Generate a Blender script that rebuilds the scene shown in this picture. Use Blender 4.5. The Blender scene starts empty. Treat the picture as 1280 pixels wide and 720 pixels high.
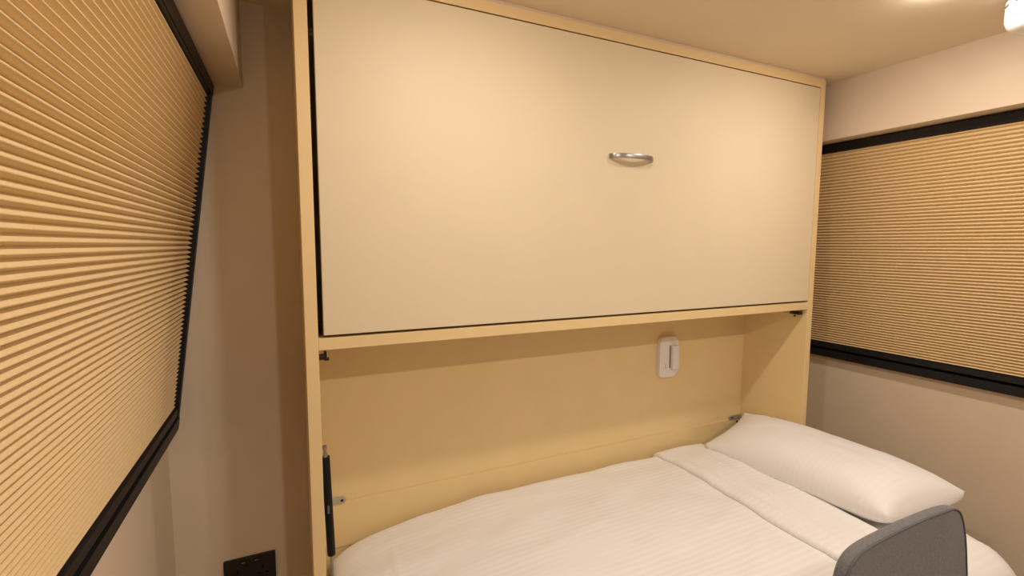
import bpy, bmesh, math, random
from mathutils import Vector, Matrix, noise
C = bpy.context.scene.collection
scene = bpy.context.scene

# ------------------------------------------------------------------ camera
F_PX = 594.15
cam_data = bpy.data.cameras.new('camera')
cam_data.sensor_fit = 'HORIZONTAL'; cam_data.sensor_width = 36.0
cam_data.lens = F_PX / 1280 * 36.0
cam_data.clip_start = 0.02
cam = bpy.data.objects.new('camera', cam_data); C.objects.link(cam)
yaw, pitch, roll = math.radians(-25.02), math.radians(-5.15), math.radians(0.157)
fwd = Vector((-math.sin(yaw)*math.cos(pitch), math.cos(yaw)*math.cos(pitch), math.sin(pitch)))
rgt = Vector((math.cos(yaw), math.sin(yaw), 0)); upv = rgt.cross(fwd)
r2 = math.cos(roll)*rgt + math.sin(roll)*upv
u2 = -math.sin(roll)*rgt + math.cos(roll)*upv
m = Matrix((r2, u2, -fwd)).transposed().to_4x4()
m.translation = Vector((-0.0285, -1.3415, 1.4966))
cam.matrix_world = m
scene.camera = cam

# ------------------------------------------------------------------ world, exposure
w = bpy.data.worlds.new('night'); scene.world = w; w.use_nodes = True
w.node_tree.nodes['Background'].inputs[0].default_value = (0.01, 0.012, 0.02, 1)
w.node_tree.nodes['Background'].inputs[1].default_value = 0.3
scene.view_settings.view_transform = 'Standard'
scene.view_settings.look = 'None'
scene.view_settings.gamma = 1.0
scene.view_settings.use_curve_mapping = False
scene.view_settings.exposure = 0.0
LAMP_COLOR = (1.0, 0.92, 0.83)
LAMPS = [  # x, y, radiance, label
    (1.632, -0.60, 430.0, 'warm recessed ceiling downlight by the right-hand window and bunk cabinet'),
    (0.430, -0.60, 430.0, 'warm recessed ceiling downlight above the left-hand pleated blind and bunk cabinet'),
    (1.640, -1.90, 740.0, 'warm recessed ceiling downlight far from the bunk cabinet near the right-hand wall'),
    (0.430, -1.90, 740.0, 'warm recessed ceiling downlight far from the bunk cabinet near the left-hand wall'),
]

# ------------------------------------------------------------------ materials
MATS = {}
def mat(name, col, rough=0.6, metal=0.0, spec=0.5, noise_amt=0.0, noise_scale=40.0, bump=0.0, bump_scale=300.0,
        emit=None, sheen=0.0, stripes=None):
    M = bpy.data.materials.new(name); M.use_nodes = True
    nt = M.node_tree; b = nt.nodes['Principled BSDF']
    b.inputs['Base Color'].default_value = (*col, 1); b.inputs['Roughness'].default_value = rough
    b.inputs['Metallic'].default_value = metal; b.inputs['Specular IOR Level'].default_value = spec
    if sheen: b.inputs['Sheen Weight'].default_value = sheen
    tc = nt.nodes.new('ShaderNodeTexCoord')
    colsock = None
    if noise_amt:
        n = nt.nodes.new('ShaderNodeTexNoise'); n.inputs['Scale'].default_value = noise_scale
        n.inputs['Detail'].default_value = 5
        nt.links.new(tc.outputs['Object'], n.inputs['Vector'])
        r = nt.nodes.new('ShaderNodeValToRGB')
        r.color_ramp.elements[0].position = 0.3; r.color_ramp.elements[1].position = 0.7
        r.color_ramp.elements[0].color = (*[c*(1-noise_amt) for c in col], 1)
        r.color_ramp.elements[1].color = (*[min(1, c*(1+noise_amt)) for c in col], 1)
        nt.links.new(n.outputs['Fac'], r.inputs['Fac']); colsock = r.outputs['Color']
    height = None
    if bump:
        n2 = nt.nodes.new('ShaderNodeTexNoise'); n2.inputs['Scale'].default_value = bump_scale
        n2.inputs['Detail'].default_value = 4
        nt.links.new(tc.outputs['Object'], n2.inputs['Vector'])
        height = n2.outputs['Fac']
    if stripes:                                   # woven satin stripes: period along an axis of the object
        axis, period, amt = stripes
        sx = nt.nodes.new('ShaderNodeSeparateXYZ'); nt.links.new(tc.outputs['Object'], sx.inputs[0])
        nz = nt.nodes.new('ShaderNodeTexNoise'); nz.inputs['Scale'].default_value = 6
        nt.links.new(tc.outputs['Object'], nz.inputs['Vector'])
        wob = nt.nodes.new('ShaderNodeMath'); wob.operation = 'MULTIPLY_ADD'; wob.inputs[1].default_value = 0.012
        nt.links.new(nz.outputs['Fac'], wob.inputs[0]); nt.links.new(sx.outputs[axis], wob.inputs[2])
        mu = nt.nodes.new('ShaderNodeMath'); mu.operation = 'MULTIPLY'; mu.inputs[1].default_value = 2*math.pi/period
        nt.links.new(wob.outputs[0], mu.inputs[0])
        si = nt.nodes.new('ShaderNodeMath'); si.operation = 'SINE'; nt.links.new(mu.outputs[0], si.inputs[0])
        mr = nt.nodes.new('ShaderNodeMapRange'); mr.inputs['From Min'].default_value = -0.35; mr.inputs['From Max'].default_value = 0.35
        nt.links.new(si.outputs[0], mr.inputs['Value'])
        mx = nt.nodes.new('ShaderNodeMix'); mx.data_type = 'RGBA'
        mx.inputs['A'].default_value = (*[c*(1-amt) for c in col], 1); mx.inputs['B'].default_value = (*col, 1)
        mk = nt.nodes.new('ShaderNodeTexNoise'); mk.inputs['Scale'].default_value = 3.5
        nt.links.new(tc.outputs['Object'], mk.inputs['Vector'])
        mm = nt.nodes.new('ShaderNodeMapRange'); mm.inputs['From Min'].default_value = 0.36; mm.inputs['From Max'].default_value = 0.62
        mm.inputs['To Min'].default_value = 0.8; mm.inputs['To Max'].default_value = 0.0
        nt.links.new(mk.outputs['Fac'], mm.inputs['Value'])
        mf = nt.nodes.new('ShaderNodeMath'); mf.operation = 'MAXIMUM'      # the stripes fade in and out over the cloth
        nt.links.new(mr.outputs['Result'], mf.inputs[0]); nt.links.new(mm.outputs['Result'], mf.inputs[1])
        nt.links.new(mf.outputs[0], mx.inputs['Factor']); colsock = mx.outputs['Result']
        mr2 = nt.nodes.new('ShaderNodeMapRange'); mr2.inputs['To Min'].default_value = rough; mr2.inputs['To Max'].default_value = rough-0.15
        nt.links.new(mr.outputs['Result'], mr2.inputs['Value']); nt.links.new(mr2.outputs['Result'], b.inputs['Roughness'])
    if colsock: nt.links.new(colsock, b.inputs['Base Color'])
    if height is not None:
        bp = nt.nodes.new('ShaderNodeBump'); bp.inputs['Strength'].default_value = bump
        bp.inputs['Distance'].default_value = 0.001
        nt.links.new(height, bp.inputs['Height']); nt.links.new(bp.outputs[0], b.inputs['Normal'])
    if emit:
        b.inputs['Emission Color'].default_value = (*emit[0], 1); b.inputs['Emission Strength'].default_value = emit[1]
    MATS[name] = M
    return M
mat('wall', (0.69, 0.565, 0.43), 0.75, noise_amt=0.02, noise_scale=9, bump=0.25, bump_scale=420, spec=0.25)
mat('ceiling', (0.84, 0.72, 0.56), 0.8, noise_amt=0.015, noise_scale=6, bump=0.15, bump_scale=300, spec=0.2)
mat('floor', (0.34, 0.23, 0.13), 0.5, noise_amt=0.2, noise_scale=14)
mat('door', (0.735, 0.625, 0.44), 0.52, noise_amt=0.012, noise_scale=5, bump=0.08, bump_scale=500, spec=0.25)
mat('carcass', (0.79, 0.60, 0.315), 0.5, noise_amt=0.02, noise_scale=8, bump=0.1, bump_scale=500, spec=0.35)
mat('blind', (0.745, 0.555, 0.305), 0.85, noise_amt=0.04, noise_scale=220, bump=0.2, bump_scale=900, spec=0.1)
mat('frame_black', (0.008, 0.008, 0.009), 0.5, spec=0.3)
mat('rail_black', (0.010, 0.010, 0.011), 0.5, spec=0.3)
mat('black_gloss', (0.006, 0.006, 0.006), 0.22)
mat('hole', (0.001, 0.001, 0.001), 0.9, spec=0.0)
mat('strut_black', (0.003, 0.003, 0.003), 0.5, spec=0.25)
mat('steel', (0.36, 0.345, 0.33), 0.3, metal=1.0)
mat('zinc', (0.52, 0.50, 0.45), 0.5, metal=0.7)
mat('plastic_white', (0.80, 0.76, 0.74), 0.35)
mat('print_white', (0.3, 0.3, 0.3), 0.5)
mat('alarm_white', (0.88, 0.88, 0.88), 0.3)
mat('alarm_grey', (0.12, 0.12, 0.12), 0.5)
mat('linen', (0.90, 0.885, 0.875), 0.75, spec=0.2, bump=0.25, bump_scale=60, sheen=0.1, stripes=('Y', 0.0225, 0.05))
mat('linen_plain', (0.90, 0.885, 0.875), 0.75, spec=0.2, bump=0.25, bump_scale=60, sheen=0.1, stripes=('Y', 0.0200, 0.02))
mat('chair_fabric', (0.145, 0.143, 0.147), 0.9, spec=0.15, noise_amt=0.22, noise_scale=260, bump=0.5, bump_scale=700, sheen=0.25)
mat('piping', (0.12, 0.118, 0.12), 0.9, spec=0.1)
mat('chair_leg', (0.02, 0.02, 0.02), 0.4)
mat('lamp_trim', (0.85, 0.83, 0.8), 0.4)
for _, _, rad, _ in LAMPS: mat('lamp_lens_%d' % rad, (0.9, 0.9, 0.9), 0.4, emit=(LAMP_COLOR, rad))
g = bpy.data.materials.new('glass'); g.use_nodes = True
gb = g.node_tree.nodes['Principled BSDF']; gb.inputs['Base Color'].default_value = (0.02, 0.025, 0.03, 1)
gb.inputs['Roughness'].default_value = 0.05
MATS['glass'] = g

# ------------------------------------------------------------------ helpers
ORIGIN = {}
def empty(name, loc, label, cat, group=None):
    o = bpy.data.objects.new(name, None); o.empty_display_size = 0.05
    C.objects.link(o); o.location = loc; ORIGIN[o.name] = Vector(loc)
    o['label'] = label; o['category'] = cat
    if group: o['group'] = group
    return o
def put(name, bm, material, parent=None, smooth=False, label=None, cat=None, kind=None, group=None):
    """link a bmesh given in world coordinates as one object"""
    org = ORIGIN[parent.name] if parent else Vector((0, 0, 0))
    bmesh.ops.recalc_face_normals(bm, faces=bm.faces[:])
    bm.transform(Matrix.Translation(-org))
    me = bpy.data.meshes.new(name); bm.to_mesh(me); bm.free()
    if smooth:
        for p in me.polygons: p.use_smooth = True
    me.materials.append(MATS[material])
    o = bpy.data.objects.new(name, me); C.objects.link(o)
    if parent: o.parent = parent
    ORIGIN[o.name] = org
    if label: o['label'] = label
    if cat: o['category'] = cat
    if kind: o['kind'] = kind
    if group: o['group'] = group
    return o
def smooth_by_angle(o, deg=35):
    me = o.data
    for p in me.polygons: p.use_smooth = True
    bm = bmesh.new(); bm.from_mesh(me)
    for e in bm.edges:
        if len(e.link_faces) == 2: e.smooth = e.calc_face_angle(0) < math.radians(deg)
    bm.to_mesh(me); bm.free()
    return o
def add_box(bm, lo, hi, bev=0.0, seg=2):
    b = bmesh.new(); bmesh.ops.create_cube(b, size=1)
    for v in b.verts: v.co = Vector([lo[i] + (v.co[i] + 0.5)*(hi[i]-lo[i]) for i in range(3)])
    if bev: bmesh.ops.bevel(b, geom=b.edges[:], offset=bev, segments=seg, profile=0.5, affect='EDGES')
    merge(bm, b); return bm
def merge(bm, b):
    me = bpy.data.meshes.new('tmp'); b.to_mesh(me); b.free(); bm.from_mesh(me); bpy.data.meshes.remove(me)
def box(lo, hi, bev=0.0, seg=2): return add_box(bmesh.new(), lo, hi, bev, seg)
def add_prism(bm, pts, y0, y1):
    """polygon of (x, z) extruded along y"""
    a = [bm.verts.new((x, y0, z)) for x, z in pts]; c = [bm.verts.new((x, y1, z)) for x, z in pts]
    bm.faces.new(a); bm.faces.new(c[::-1])
    n = len(pts)
    for i in range(n): bm.faces.new((a[i], c[i], c[(i+1) % n], a[(i+1) % n]))
    return bm
def prism(pts, y0, y1): return add_prism(bmesh.new(), pts, y0, y1)
def add_tube(bm, path, radii, n=12, closed=False, squash=None):
    path = [Vector(p) for p in path]
    if not isinstance(radii, (list, tuple)): radii = [radii]*len(path)
    rings = []; ref = None
    L = len(path)
    for i, p in enumerate(path):
        a = path[i-1] if (i > 0 or closed) else p
        b = path[(i+1) % L] if (i < L-1 or closed) else p
        t = (b-a).normalized()
        if ref is None: ref = Vector((0, 0, 1)) if abs(t.z) < 0.9 else Vector((1, 0, 0))
        s = t.cross(ref).normalized(); u = s.cross(t).normalized(); ref = u
        rings.append([bm.verts.new(p + radii[i]*(math.cos(2*math.pi*k/n)*s + math.sin(2*math.pi*k/n)*u)) for k in range(n)])
    for i in range(L if closed else L-1):
        r, q = rings[i], rings[(i+1) % L]
        for k in range(n): bm.faces.new((r[k], r[(k+1) % n], q[(k+1) % n], q[k]))
    if not closed:
        bm.faces.new(rings[0]); bm.faces.new(rings[-1][::-1])
    return bm
def tube(path, radii, n=12, closed=False): return add_tube(bmesh.new(), path, radii, n, closed)
def add_lathe(bm, prof, center, n=32):
    """profile of (r, z) turned about the vertical through center"""
    cx, cy, cz = center; rings = []
    for r, z in prof:
        if r < 1e-6: rings.append([bm.verts.new((cx, cy, cz+z))])
        else: rings.append([bm.verts.new((cx+r*math.cos(2*math.pi*k/n), cy+r*math.sin(2*math.pi*k/n), cz+z)) for k in range(n)])
    for a, b in zip(rings, rings[1:]):
        for k in range(n):
            k2 = (k+1) % n
            if len(a) == 1: bm.faces.new((a[0], b[k], b[k2]))
            elif len(b) == 1: bm.faces.new((a[k], b[0], a[k2]))
            else: bm.faces.new((a[k], b[k], b[k2], a[k2]))
    return bm
def grid(fn, nu, nv):
    bm = bmesh.new()
    V = [[bm.verts.new(fn(i/nu, j/nv)) for j in range(nv+1)] for i in range(nu+1)]
    for i in range(nu):
        for j in range(nv): bm.faces.new((V[i][j], V[i+1][j], V[i+1][j+1], V[i][j+1]))
    return bm
def rounded_rect(cx, cz, hx, hz, r, n=6):
    out = []
    for sx, sz, a0 in ((1, 1, 0), (-1, 1, 90), (-1, -1, 180), (1, -1, 270)):
        for k in range(n+1):
            a = math.radians(a0 + 90*k/n)
            out.append((cx + sx*(hx-r) + r*math.cos(a), cz + sz*(hz-r) + r*math.sin(a)))
    return out
def plate_y(pts, y_back, y_front, bev):
    """thin plate with a (x, z) outline lying on a wall that faces -y; front edge bevelled"""
    bm = prism(pts, y_front, y_back)
    es = [e for e in bm.edges if all(abs(v.co.y-y_front) < 1e-6 for v in e.verts)]
    bmesh.ops.bevel(bm, geom=es, offset=bev, segments=3, profile=0.5, affect='EDGES')
    return bm

# ------------------------------------------------------------------ the room
Y_BACK, Y_FRONT, Z_CEIL = 0.335, -3.0, 2.212
MIRROR = 2.03                                    # x of the left side + x of the right side
X_WALL, X_SOFFIT, Z_SOFFIT = -0.379, -0.138, 1.966
Y_W0, Y_W1 = -1.40, 0.330                        # extent of the windows along the walls
WB, WT = Vector((-0.349, 0.942)), Vector((-0.211, 1.962))   # window plane, (x, z) of foot and head: it leans in
WL = (WT-WB).length; TT = (WT-WB)/WL; NN = Vector((TT.y, -TT.x))
def wp(side, s, d):
    q = WB + TT*s + NN*d
    return (q.x, q.y) if side == 'left' else (MIRROR-q.x, q.y)

put('floor', box((-0.7, Y_FRONT-0.1, -0.1), (2.75, Y_BACK+0.15, 0)), 'floor', kind='structure', label='dark brown floor under the bed')
put('ceiling', box((-0.7, Y_FRONT-0.1, Z_CEIL), (2.75, Y_BACK+0.15, Z_CEIL+0.1)), 'ceiling', kind='structure', label='plain cream ceiling with recessed downlights')
put('wall_back', box((-0.7, Y_BACK, 0), (2.75, Y_BACK+0.12, Z_CEIL)), 'wall', kind='structure', label='beige wall behind the bunk cabinet')
put('wall_front', box((-0.7, Y_FRONT-0.1, 0), (2.75, Y_FRONT, Z_CEIL)), 'wall', kind='structure', label='beige wall opposite the bunk cabinet')
for side in ('left', 'right'):
    f = (lambda x: x) if side == 'left' else (lambda x: MIRROR-x)
    bm = bmesh.new()
    add_prism(bm, [(f(-0.62), 0), (f(X_WALL), 0), (f(X_WALL), 0.940), (f(-0.62), 0.940)], Y_FRONT, Y_BACK)
    add_prism(bm, [(f(-0.62), Z_SOFFIT), (f(X_SOFFIT), Z_SOFFIT), (f(X_SOFFIT), Z_CEIL), (f(-0.62), Z_CEIL)], Y_FRONT, Y_BACK)
    add_prism(bm, [(f(-0.62), 0.940), (f(-0.37), 0.940), (f(-0.232), Z_SOFFIT), (f(-0.62), Z_SOFFIT)], Y_FRONT, Y_W0-0.002)
    put('wall_'+side, bm, 'wall', kind='structure',
        label='beige %s wall with boxed ledge above the leaning window' % side)

def build_window(side, idx):
    P = lambda s0, s1, d0, d1: [wp(side, s0, d0), wp(side, s1, d0), wp(side, s1, d1), wp(side, s0, d1)]
    bm = prism(P(0.004, 0.040, -0.075, 0.0), Y_W0, Y_W1)
    win = put('window_%d' % idx, bm, 'frame_black', kind='structure', label='black framed window leaning inward in the %s wall' % side)
    put('frame_top', prism(P(WL-0.034, WL-0.004, -0.075, 0.0), Y_W0, Y_W1), 'frame_black', win)
    for y0, y1 in ((Y_W0, Y_W0+0.03), (Y_W1-0.022, Y_W1)):
        put('frame_side', prism(P(0.040, WL-0.034, -0.075, -0.001), y0, y1), 'frame_black', win)
    put('pane', prism(P(0.040, WL-0.034, -0.062, -0.056), Y_W0+0.03, Y_W1-0.022), 'glass', win)
def build_blind(side, label):
    x, z = wp(side, 0.045, -0.02)
    b = empty('pleated_blind', (x, (Y_W0+Y_W1)/2, z), label, 'blind', 'pleated blinds on the leaning windows')
    P = lambda s0, s1, d0, d1: [wp(side, s0, d0), wp(side, s1, d0), wp(side, s1, d1), wp(side, s0, d1)]
    ya, yb = Y_W0+0.034, Y_W1-0.026
    s0, s1 = 0.074, WL-0.036
    n = 69; pts = []
    ws = [0.0120 + (0.0151-0.0120)*(k+0.5)/n for k in range(n)]; tot = sum(ws); s = s0
    edges = [s0]
    for wd in ws: edges.append(edges[-1] + wd*(s1-s0)/tot)
    for k in range(n):                              # valley, rounded ridge of each pleat
        pts.append((edges[k], -0.0212))
        mid = (edges[k]+edges[k+1])/2; h = edges[k+1]-edges[k]
        pts.append((mid-0.07*h, -0.0107)); pts.append((mid, -0.0104)); pts.append((mid+0.07*h, -0.0107))
    pts.append((edges[-1], -0.0212))
    bm = bmesh.new(); rows = []
    for (s, d) in pts:
        q = wp(side, s, d); rows.append([bm.verts.new((q[0], ya, q[1])), bm.verts.new((q[0], yb, q[1]))])
    back = []
    for (s, d) in pts[::4]:                         # rear layer closes the honeycomb cells
        q = wp(side, s, -0.0225); back.append([bm.verts.new((q[0], ya, q[1])), bm.verts.new((q[0], yb, q[1]))])
    for R in (rows, back):
        for a, c in zip(R, R[1:]): bm.faces.new((a[0], a[1], c[1], c[0]))
    put('pleated_fabric', bm, 'blind', b)
    put('bottom_rail', prism(P(0.051, 0.0745, -0.026, -0.003), ya, yb), 'rail_black', b)
    put('head_rail', prism(P(WL-0.0365, WL-0.0342, -0.03, -0.003), ya, yb), 'rail_black', b)
build_window('left', 1); build_window('right', 2)
build_blind('left', 'tan pleated blind with black rails on the left, filling the frame edge')
build_blind('right', 'tan pleated blind with black rails on the wall right of the cabinet')

# ------------------------------------------------------------------ downlights
def downlight(x, y, watts, label):
    t = empty('downlight', (x, y, Z_CEIL), label, 'ceiling light', 'recessed ceiling downlights')
    bm = add_lathe(bmesh.new(), [(0.0405, -0.0005), (0.042, -0.003), (0.050, -0.0025), (0.052, 0.0), (0.0405, 0.0)], (x, y, Z_CEIL))
    put('trim_ring', bm, 'lamp_trim', t, smooth=True)
    prof = [(0.040*math.cos(math.radians(a)), -0.001-0.011*math.sin(math.radians(a))) for a in (0, 22, 45, 68)] + [(0, -0.012)]
    put('lens', add_lathe(bmesh.new(), prof, (x, y, Z_CEIL), 16), 'lamp_lens_%d' % watts, t, smooth=True, label='glowing white dome lens')
for a in LAMPS: downlight(*a)

# ------------------------------------------------------------------ bunk cabinet with the lower bunk folded down
W, T, S1, S2, TH = 2.08, 2.202, 1.248, 1.216, 0.032
YB = 0.334
cab = empty('bunk_cabinet', (W/2, 0.17, 0), 'tall cream cabinet with folded upper bunk and a niche over the bed', 'cabinet')
put('side_panel', box((0, 0, 0), (TH, YB, T), 0.0012), 'carcass', cab)
put('side_panel', box((W-TH, 0, 0), (W, YB, T), 0.0012), 'carcass', cab)
put('top_panel', box((TH, 0, T-TH), (W-TH, YB, T), 0.0012), 'carcass', cab)
put('filler_strip', box((0.004, 0.004, T), (W-0.004, YB, Z_CEIL)), 'wall', cab)
put('shelf', box((TH, 0, S2), (W-TH, YB-0.012, S1), 0.0012), 'carcass', cab)
put('back_panel', box((TH, YB-0.012, 0.0), (W-TH, YB, T-TH)), 'carcass', cab)
put('lower_back_board', box((TH, YB-0.017, 0.457), (W-TH, YB-0.0125, 0.617), 0.0005), 'carcass', cab)
bunk = put('bunk_panel', box((0.046, 0.0, 1.2555), (W-TH-0.003, 0.03, T-TH-0.004), 0.0012), 'door', cab, label='large plain cream panel of the folded upper bunk')
# bow handle on the panel
hx0, hx1, hz, hd = 0.957, 1.142, 1.797, 0.034
bm = bmesh.new()
rings = []
N = 28
for i in range(N+1):
    a = i/N; x = hx0 + (hx1-hx0)*a
    y = -hd*(math.sin(math.pi*a)**0.55)
    hh = 0.0075
    ang = 0.0
    rings.append([Vector((x, y-0.0025, hz-hh)), Vector((x, y-0.0035, hz)), Vector((x, y-0.0025, hz+hh)), Vector((x, y+0.0025, hz+hh)), Vector((x, y+0.0025, hz-hh))])
vr = [[bm.verts.new(v) for v in r] for r in rings]
for a, b in zip(vr, vr[1:]):
    for k in range(5): bm.faces.new((a[k], a[(k+1) % 5], b[(k+1) % 5], b[k]))
bm.faces.new(vr[0]); bm.faces.new(vr[-1][::-1])
smooth_by_angle(put('bow_handle', bm, 'steel', bunk, label='brushed steel bow handle'), 40)
# catches under the shelf
bm = box((W-TH-0.006, 0.018, 1.188), (W-TH, 0.112, 1.212), 0.001)
rc = put('catch_plate', bm, 'zinc', cab)
bm = box((W-TH-0.026, 0.020, 1.190), (W-TH-0.006, 0.066, 1.203), 0.002)
put('catch_block', bm, 'black_gloss', rc)
put('screw', tube([(W-TH-0.004, 0.058, 1.180), (W-TH+0.001, 0.058, 1.180)], 0.004), 'rail_black', rc)
bm = tube([(TH, 0.012, 1.196), (TH+0.014, 0.012, 1.196)], 0.0085, 14)
lc = put('catch_stud', bm, 'black_gloss', cab)
bm = box((TH+0.012, 0.006, 1.189), (TH+0.020, 0.018, 1.212), 0.0015)
add_box(bm, (TH+0.014, 0.008, 1.185), (TH+0.026, 0.016, 1.194), 0.0015)
put('catch_hook', bm, 'black_gloss', lc)
# hinge brackets on the niche back, at the seam of the lower board
for x0, x1 in ((TH, 0.116), (W-TH-0.085, W-TH)):
    r = 0.009; yb = YB-0.0175
    bm = plate_y(rounded_rect((x0+x1)/2, 0.625, (x1-x0)/2, 0.0105, 0.009), yb, yb-0.004, 0.001)
    hb = put('hinge_bracket', bm, 'zinc', cab)
    xs = x0+0.072 if x0 < 1 else x0+0.018
    put('screw', tube([(xs, yb-0.0055, 0.625), (xs, yb-0.003, 0.625)], 0.0045), 'rail_black', hb)
put('screw_hole', tube([(2.022, YB-0.0178, 0.598), (2.022, YB-0.0165, 0.598)], 0.006), 'hole', cab)
# gas strut on the left side panel
sy = 0.06
st = put('gas_strut', tube([(0.0428, sy, 0.898), (0.0429, sy, 0.896), (0.0505, sy, 0.603), (0.0505, sy, 0.6015)], [0.0105, 0.0115, 0.0115, 0.0105], 18), 'strut_black', cab, label='black gas strut')
smooth_by_angle(st, 40)
put('strut_end', tube([(0.0418, sy, 0.930), (0.0419, sy, 0.922), (0.042, sy, 0.918), (0.0425, sy, 0.912), (0.0427, sy, 0.897)], [0.0055, 0.006, 0.004, 0.004, 0.008], 12), 'steel', st)
put('strut_rod', tube([(0.0505, sy, 0.602), (0.054, sy, 0.44)], 0.0042, 12), 'steel', st)
put('ball_stud', tube([(TH, sy, 0.924), (0.044, sy, 0.924)], 0.004, 10), 'steel', st)
put('strut_label', box((0.0435, sy-0.0122, 0.733), (0.0485, sy-0.0100, 0.757)), 'alarm_grey', st)
# bed platform, hinged to the cabinet, on folding legs
plat = put('bed_platform', box((0.062, -0.70, 0.27), (W-TH-0.008, 0.30, 0.355), 0.004), 'carcass', cab)
for x in (0.14, 1.93):
    put('folding_leg', box((x, -0.66, 0), (x+0.04, -0.62, 0.27), 0.004), 'steel', plat)

# ------------------------------------------------------------------ bedding
def n3(x, y, z=0.0): return noise.noise(Vector((x, y, z)))
def sstep(a, b, t):
    t = max(0, min(1, (t-a)/(b-a))); return t*t*(3-2*t)
def ridge(x, y, x0, y0, x1, y1, wdt, h):
    """soft crease along a segment"""
    d = Vector((x1-x0, y1-y0)); L = d.length; d /= L
    r = Vector((x-x0, y-y0)); a = r.dot(d); p = r.x*d.y - r.y*d.x
    return h*math.exp(-(p/wdt)**2)*sstep(-0.05, 0.08, a)*(1-sstep(L-0.08, L+0.05, a))
def round_over(dist, R):
    if dist >= R: return 0.0
    t = R-max(0.0, dist); return R - math.sqrt(max(0, R*R-t*t))
def cover(x0, x1, y0, y1, ztop, zlow, Rx0, Rx1, Ry0, Ry1, wr, step=0.0125, xr=None, flat_end=False):
    """cloth lying on a slab: a height field with rounded edges and hanging skirts"""
    nx = int((x1-x0)/step); ny = int((y1-y0)/step)
    def ease(t):   # denser towards the ends
        return 0.5-0.5*math.cos(math.pi*t)
    def mixe(t): return 0.45*t+0.55*ease(t)
    bm = bmesh.new(); V = []
    for i in range(-3, nx+4):
        row = []
        for j in range(-3, ny+4):
            u = mixe(min(1, max(0, i/nx))); v = mixe(min(1, max(0, j/ny)))
            y = y0 + (y1-y0)*v
            xe = x1 if xr is None else xr(y)
            x = x0 + (xe-x0)*u
            z = ztop + wr(x, y)
            z -= round_over(x-x0, Rx0[0])*Rx0[1] + round_over(xe-x, Rx1[0])*Rx1[1]
            z -= round_over(y-y0, Ry0[0])*Ry0[1] + round_over(y1-y, Ry1[0])*Ry1[1]
            k = max(-i, i-nx, 0); l = max(-j, j-ny, 0)
            kk = max(k, l)
            if kk:
                z = min(z, z + ((zlow if i <= nx or not flat_end else min(z, 0.534))-z)*kk/3.0)
                bulge = 0.006*n3(x*9, y*9, z*4)
                if k: x += (-1 if i < 0 else 1)*(0.004+bulge)*kk/3
                if l: y += (-1 if j < 0 else 1)*(0.004+bulge)*kk/3
            row.append(bm.verts.new((x, y, z)))
        V.append(row)
    for i in range(len(V)-1):
        for j in range(len(V[0])-1): bm.faces.new((V[i][j], V[i+1][j], V[i+1][j+1], V[i][j+1]))
    return bm

def xr_m(y): return 2.040 + 0.045*sstep(0.02, -0.16, y)
def foot_drop(x, y):                                # the bedding thins towards the foot end and its far corner
    d = 0.044*max(0.0, 1-(x-0.06)/0.60)**1.3 if x < 0.66 else 0.0
    return d + 0.030*max(0, 1-(x-0.06)/0.32)**2*max(0, 1-(0.30-y)/0.42)**1.5
def wr_m(x, y):
    return -1.15*foot_drop(x, y) - 0.012*(1-sstep(0.1, 0.4, x)) + 0.003*n3(x*5, y*5) + 0.0025*n3(x*14, y*8, 3) + ridge(x, y, 1.97, -0.40, 2.07, -0.62, 0.018, 0.006) + ridge(x, y, 1.98, -0.62, 2.08, -0.70, 0.016, 0.008)
bm = cover(0.105, 2.06, -0.735, 0.292, 0.528, 0.358, (0.14, 0.6), (0.09, 0.9), (0.17, 0.62), (0.04, 1), wr_m, 0.02, xr_m)
bmesh.ops.contextual_create(bm, geom=[e for e in bm.edges if e.is_boundary])
put('mattress', bm, 'linen_plain', smooth=True, label='mattress in a white fitted sheet on the folded-down bunk', cat='mattress')

def wr_d(x, y):
    z = 0.008*n3(x*2.2, y*2.6, 7) + 0.006*n3(x*6, y*11, 2) + 0.0016*n3(x*20, y*30, 5)
    z += ridge(x, y, 0.235, 0.19, 0.235, -0.25, 0.010, 0.004)
    z += ridge(x, y, 0.62, -0.11, 1.05, -0.03, 0.008, 0.0035)
    z += ridge(x, y, 0.95, -0.30, 1.38, -0.20, 0.008, 0.004)
    z += ridge(x, y, 1.10, 0.02, 1.36, -0.34, 0.010, 0.003)
    z += ridge(x, y, 1.05, -0.52, 1.40, -0.30, 0.012, 0.004)
    z -= foot_drop(x, y)
    return z
duv = put('duvet', cover(0.060, 1.70, -0.745, 0.300, 0.548, 0.30, (0.16, 0.30), (0.02, 1), (0.12, 0.7), (0.045, 0.9), wr_d, 0.0125, flat_end=True),
    'linen', smooth=True, label='white striped duvet spread over the bed, its top edge turned back', cat='duvet')
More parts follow.
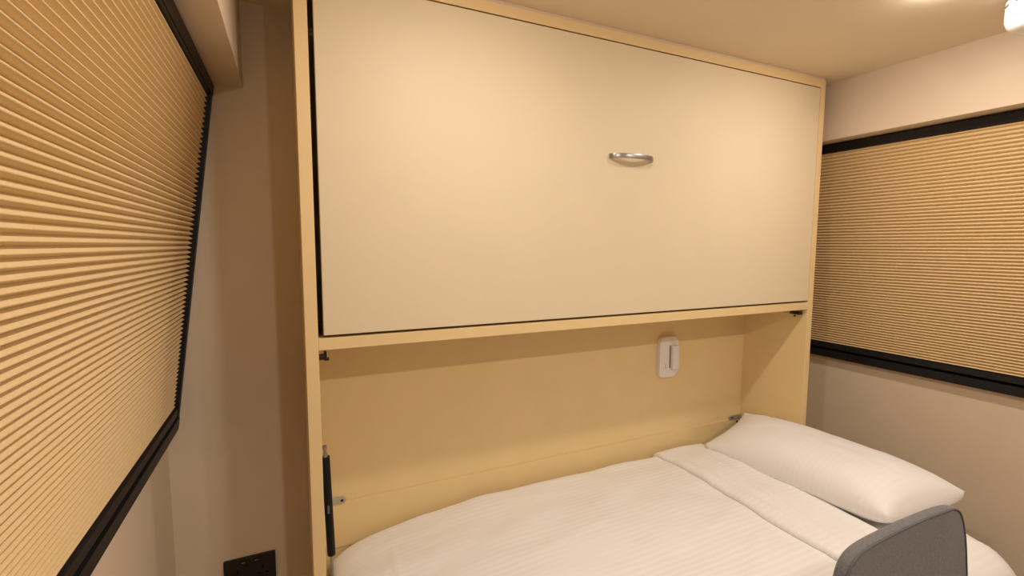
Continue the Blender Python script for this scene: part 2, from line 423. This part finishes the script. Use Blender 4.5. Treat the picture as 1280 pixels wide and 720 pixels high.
# turned-back strip of the duvet, lying on it beside the pillow
def fold_edge(y): return 1.447 + 0.012*n3(y*4, 2.0) + 0.012*math.sin(y*7+1.0) + 0.006*n3(y*15, 9)
def fold_right(y): return 1.735 - 0.02*sstep(-0.2, -0.6, y) + 0.01*n3(y*5, 4.4)
def fold_pt(u, v):
    y = -0.735 + (0.290+0.735)*v
    xa, xb = fold_edge(y), fold_right(y)
    Lx = xb-xa
    t = u                                            # under-lip, top, right roll
    ybk = round_over(0.300-y, 0.05) + 0.7*round_over(y+0.746, 0.12)
    base = 0.551 + wr_d(min(xa, 1.69), y) - ybk*0.95
    th = 0.022 + 0.005*n3(y*6, 1.3)
    if t < 0.12:
        a = t/0.12*math.pi
        x = xa - 0.008*math.sin(a) + 0.004; z = base - 0.004 + th*(1-math.cos(a))/2
        x += 0.01*(t/0.12)
    elif t < 0.85:
        q = (t-0.12)/0.73
        x = xa + 0.014 + q*(Lx-0.03); z = base - 0.004 + th + 0.004*math.sin(q*math.pi) - 0.004*q
        z += 0.0022*n3(x*16, y*9, 8) + ridge(x, y, 1.49, 0.10, 1.485, -0.40, 0.008, 0.007) + ridge(x, y, 1.58, -0.1, 1.50, -0.55, 0.010, 0.006) + ridge(x, y, 1.62, 0.2, 1.56, -0.3, 0.014, 0.006)
    else:
        a = (t-0.85)/0.15*math.pi
        x = xb - 0.016 + 0.016*math.sin(a); z = base - 0.008 + th*(0.5+0.5*math.cos(a)) - 0.012*(1-math.cos(a))/2
    return (x, y, z)
put('turned_back_edge', grid(fold_pt, 44, 80), 'linen', duv, smooth=True)

# pillow: four seam corners, puffed above and below
PA, PB, PC, PD = Vector((1.690, 0.215, 0.578)), Vector((2.030, 0.282, 0.658)), Vector((2.128, -0.555, 0.625)), Vector((1.706, -0.519, 0.625))
def pillow_pt(u, v, s):
    a, b = 2*u-1, 2*v-1                              # a: left to right, b: far to near
    pin = 0.07
    a2 = a*(1-pin*1.1*(1-b**2)*abs(a)**3) ; b2 = b*(1-(0.03 if b > 0 else 0.07)*(1-a**2)*abs(b)**3)
    U, V = (a2+1)/2, (b2+1)/2
    p = PA.lerp(PB, U).lerp(PD.lerp(PC, U), V)
    if s > 0: e = (max(0, 1-abs(a)**2.8)**0.62)*((max(0, 1-abs(b)**5)**0.60) if b > 0 else (max(0, 1-abs(b)**3)**0.75))
    else: e = (max(0, 1-abs(a)**5)**0.5)*(max(0, 1-abs(b)**8)**0.5)
    wr = 0.004*n3(p.x*9, p.y*6, 3+s) + 0.003*n3(p.x*22, p.y*16, s)
    wr += 0.006*(abs(b)**4)*n3(p.x*30, 1.7, s)
    z = p.z + (s*(0.090 if s > 0 else 0.085)*e) + wr*e
    if s < 0:                                        # side walls belly out below the seam
        o = 0.020*math.sin(math.pi*min(1, e))
        p.y -= o*max(0, b)**6; p.x -= 0.6*o*max(0, -a)**6
    return Vector((p.x, p.y, max(z, 0.556)))
bm = bmesh.new()
NU, NV = 36, 60
def ez(t): return 0.5*t + 0.5*(0.5-0.5*math.cos(math.pi*t))
layers = []
for s in (1, -1):
    layers.append([[bm.verts.new(pillow_pt(ez(i/NU), ez(j/NV), s)) for j in range(NV+1)] for i in range(NU+1)])
for L in layers:
    for i in range(NU):
        for j in range(NV): bm.faces.new((L[i][j], L[i+1][j], L[i+1][j+1], L[i][j+1]))
bmesh.ops.remove_doubles(bm, verts=bm.verts[:], dist=0.0004)
put('pillow', bm, 'linen_plain', smooth=True, label='plump white pillow at the right-hand end of the bed', cat='pillow')

# ------------------------------------------------------------------ wall reading light in the niche
yb = YB-0.0125
wl = empty('reading_light', (1.545, yb, 0.985), 'white rounded reading light with slim flip bar on the niche back', 'wall light')
smooth_by_angle(put('base_plate', plate_y(rounded_rect(1.536, 0.986, 0.054, 0.094, 0.022), yb, yb-0.022, 0.008), 'plastic_white', wl), 50)
smooth_by_angle(put('flip_bar', box((1.543, yb-0.041, 0.930), (1.581, yb-0.020, 1.040), 0.003), 'plastic_white', wl), 50)
put('pivot_slot', box((1.538, yb-0.0225, 0.935), (1.543, yb-0.0215, 1.040)), 'alarm_grey', wl)
put('switch_tab', box((1.512, yb-0.030, 0.935), (1.522, yb-0.021, 0.955), 0.002), 'plastic_white', wl)

# ------------------------------------------------------------------ double socket on the back wall
so = empty('power_socket', (-0.18, Y_BACK, 0.45), 'black double power socket on the wall left of the cabinet', 'socket')
put('face_plate', plate_y(rounded_rect(-0.180, 0.4495, 0.0735, 0.0445, 0.003, 3), Y_BACK, Y_BACK-0.009, 0.0015), 'black_gloss', so)
for k, x in enumerate((-0.1985, -0.1615)):
    rk = put('rocker_switch', box((x-0.008, Y_BACK-0.0125, 0.462), (x+0.008, Y_BACK-0.008, 0.484), 0.0015), 'black_gloss', so)
    put('mark', box((x-0.005, Y_BACK-0.0128, 0.4802), (x+0.005, Y_BACK-0.0124, 0.4814)), 'print_white', rk)
for cx in (-0.216, -0.144):
    for dx, dz, wx, wz in ((0, 0.012, 0.002, 0.0045), (-0.011, -0.009, 0.0035, 0.002), (0.011, -0.009, 0.0035, 0.002)):
        put('pin_hole', box((cx+dx-wx, Y_BACK-0.0094, 0.440+dz-wz), (cx+dx+wx, Y_BACK-0.0088, 0.440+dz+wz)), 'hole', so)

# ------------------------------------------------------------------ ceiling sensor
ax, ay = 1.919, -0.710
sa = empty('ceiling_sensor', (ax, ay, Z_CEIL), 'rounded white plastic sensor unit hanging from the ceiling in the top right corner', 'sensor')
put('mounting_base', add_lathe(bmesh.new(), [(0, 0), (0.062, 0), (0.062, -0.010), (0.0, -0.010)], (ax, ay, Z_CEIL)), 'alarm_white', sa)
smooth_by_angle(put('dome', add_lathe(bmesh.new(), [(0, -0.010), (0.082, -0.010), (0.085, -0.014), (0.085, -0.066), (0.080, -0.082), (0.066, -0.095), (0.038, -0.103), (0, -0.105)], (ax, ay, Z_CEIL), 40), 'alarm_white', sa), 35)
for k in range(12):
    a = math.radians(30*k+8)
    c, s = math.cos(a), math.sin(a)
    bm = box((-0.010, -0.002, -0.002), (0.010, 0.002, 0.002))
    bm.transform(Matrix.Translation((ax+0.0845*c, ay+0.0845*s, Z_CEIL-0.028)) @ Matrix.Rotation(a+math.pi/2, 4, 'Z'))
    put('vent_slot', bm, 'alarm_grey', sa)

# ------------------------------------------------------------------ chair in front of the bed
CY, CX = -0.85, 1.097
ch = empty('upholstered_chair', (CX, CY-0.22, 0), 'grey fabric chair with padded backrest in front of the bed', 'chair')
def back_outline():
    """rounded shield outline (offset from the centre, height), as a closed smooth curve"""
    key = [(0.0, 0.944), (0.08, 0.943), (0.140, 0.940), (0.176, 0.924), (0.198, 0.893), (0.216, 0.844), (0.228, 0.79), (0.234, 0.755), (0.230, 0.725),
           (0.222, 0.66), (0.212, 0.60), (0.19, 0.555), (0.14, 0.53), (0.0, 0.525),
           (-0.14, 0.53), (-0.19, 0.555), (-0.215, 0.60), (-0.230, 0.66), (-0.242, 0.725), (-0.248, 0.79), (-0.250, 0.85), (-0.247, 0.893), (-0.231, 0.924), (-0.19, 0.940), (-0.10, 0.943)]
    pts = []; n = len(key)
    for i in range(n):
        p0, p1, p2, p3 = (Vector(key[(i+k) % n]) for k in (-1, 0, 1, 2))
        for q in range(4):
            t = q/4
            v = 0.5*((2*p1) + (p2-p0)*t + (2*p0-5*p1+4*p2-p3)*t*t + (3*p1-p0-3*p2+p3)*t**3)
            pts.append((v.x, v.y))
    return pts
OUT = back_outline(); CZ = 0.72
def back_y(u): return CY - 0.008*(u/0.25)**2
def back_ring(f, yo, grow=0.0):
    r = []
    for (u, z) in OUT:
        uu = u*f; zz = CZ+(z-CZ)*f
        k = 1.0-0.6*sstep(0.10, 0.23, uu)
        r.append(Vector((CX+uu, back_y(uu) + yo*k*0.8, zz)))
    return r
bm = bmesh.new()
prof = [(0.02, -0.017), (0.3, -0.017), (0.55, -0.0168), (0.75, -0.0163), (0.88, -0.0148), (0.955, -0.0148), (0.985, -0.0135), (0.996, -0.010),
        (1.0, 0.0), (0.996, 0.009), (0.98, 0.015), (0.94, 0.016), (0.85, 0.0165), (0.6, 0.017), (0.3, 0.017), (0.02, 0.017)]
R = [[bm.verts.new(v) for v in back_ring(f, y)] for f, y in prof]
n = len(OUT)
for a, b in zip(R, R[1:]):
    for k in range(n): bm.faces.new((a[k], a[(k+1) % n], b[(k+1) % n], b[k]))
bm.faces.new(R[0]); bm.faces.new(R[-1][::-1])
bk = put('backrest', bm, 'chair_fabric', ch, smooth=True)
put('piping', tube(back_ring(0.986, -0.0140), 0.0024, 6, closed=True), 'piping', bk, smooth=True)
bm = box((CX-0.235, CY-0.47, 0.40), (CX+0.235, CY-0.05, 0.48), 0.03, 4)
smooth_by_angle(put('seat', bm, 'chair_fabric', ch), 50)
for sx in (-1, 1):
    put('back_support', box((CX+sx*0.15-0.015, CY-0.045, 0.42), (CX+sx*0.15+0.015, CY-0.035, 0.56), 0.003), 'chair_leg', ch)
    for yy, ys in ((CY-0.10, 0.03), (CY-0.42, -0.02)):
        smooth_by_angle(put('leg', tube([(CX+sx*0.19, yy, 0.41), (CX+sx*0.215, yy+ys, 0.0)], [0.017, 0.011], 12), 'chair_leg', ch), 50)
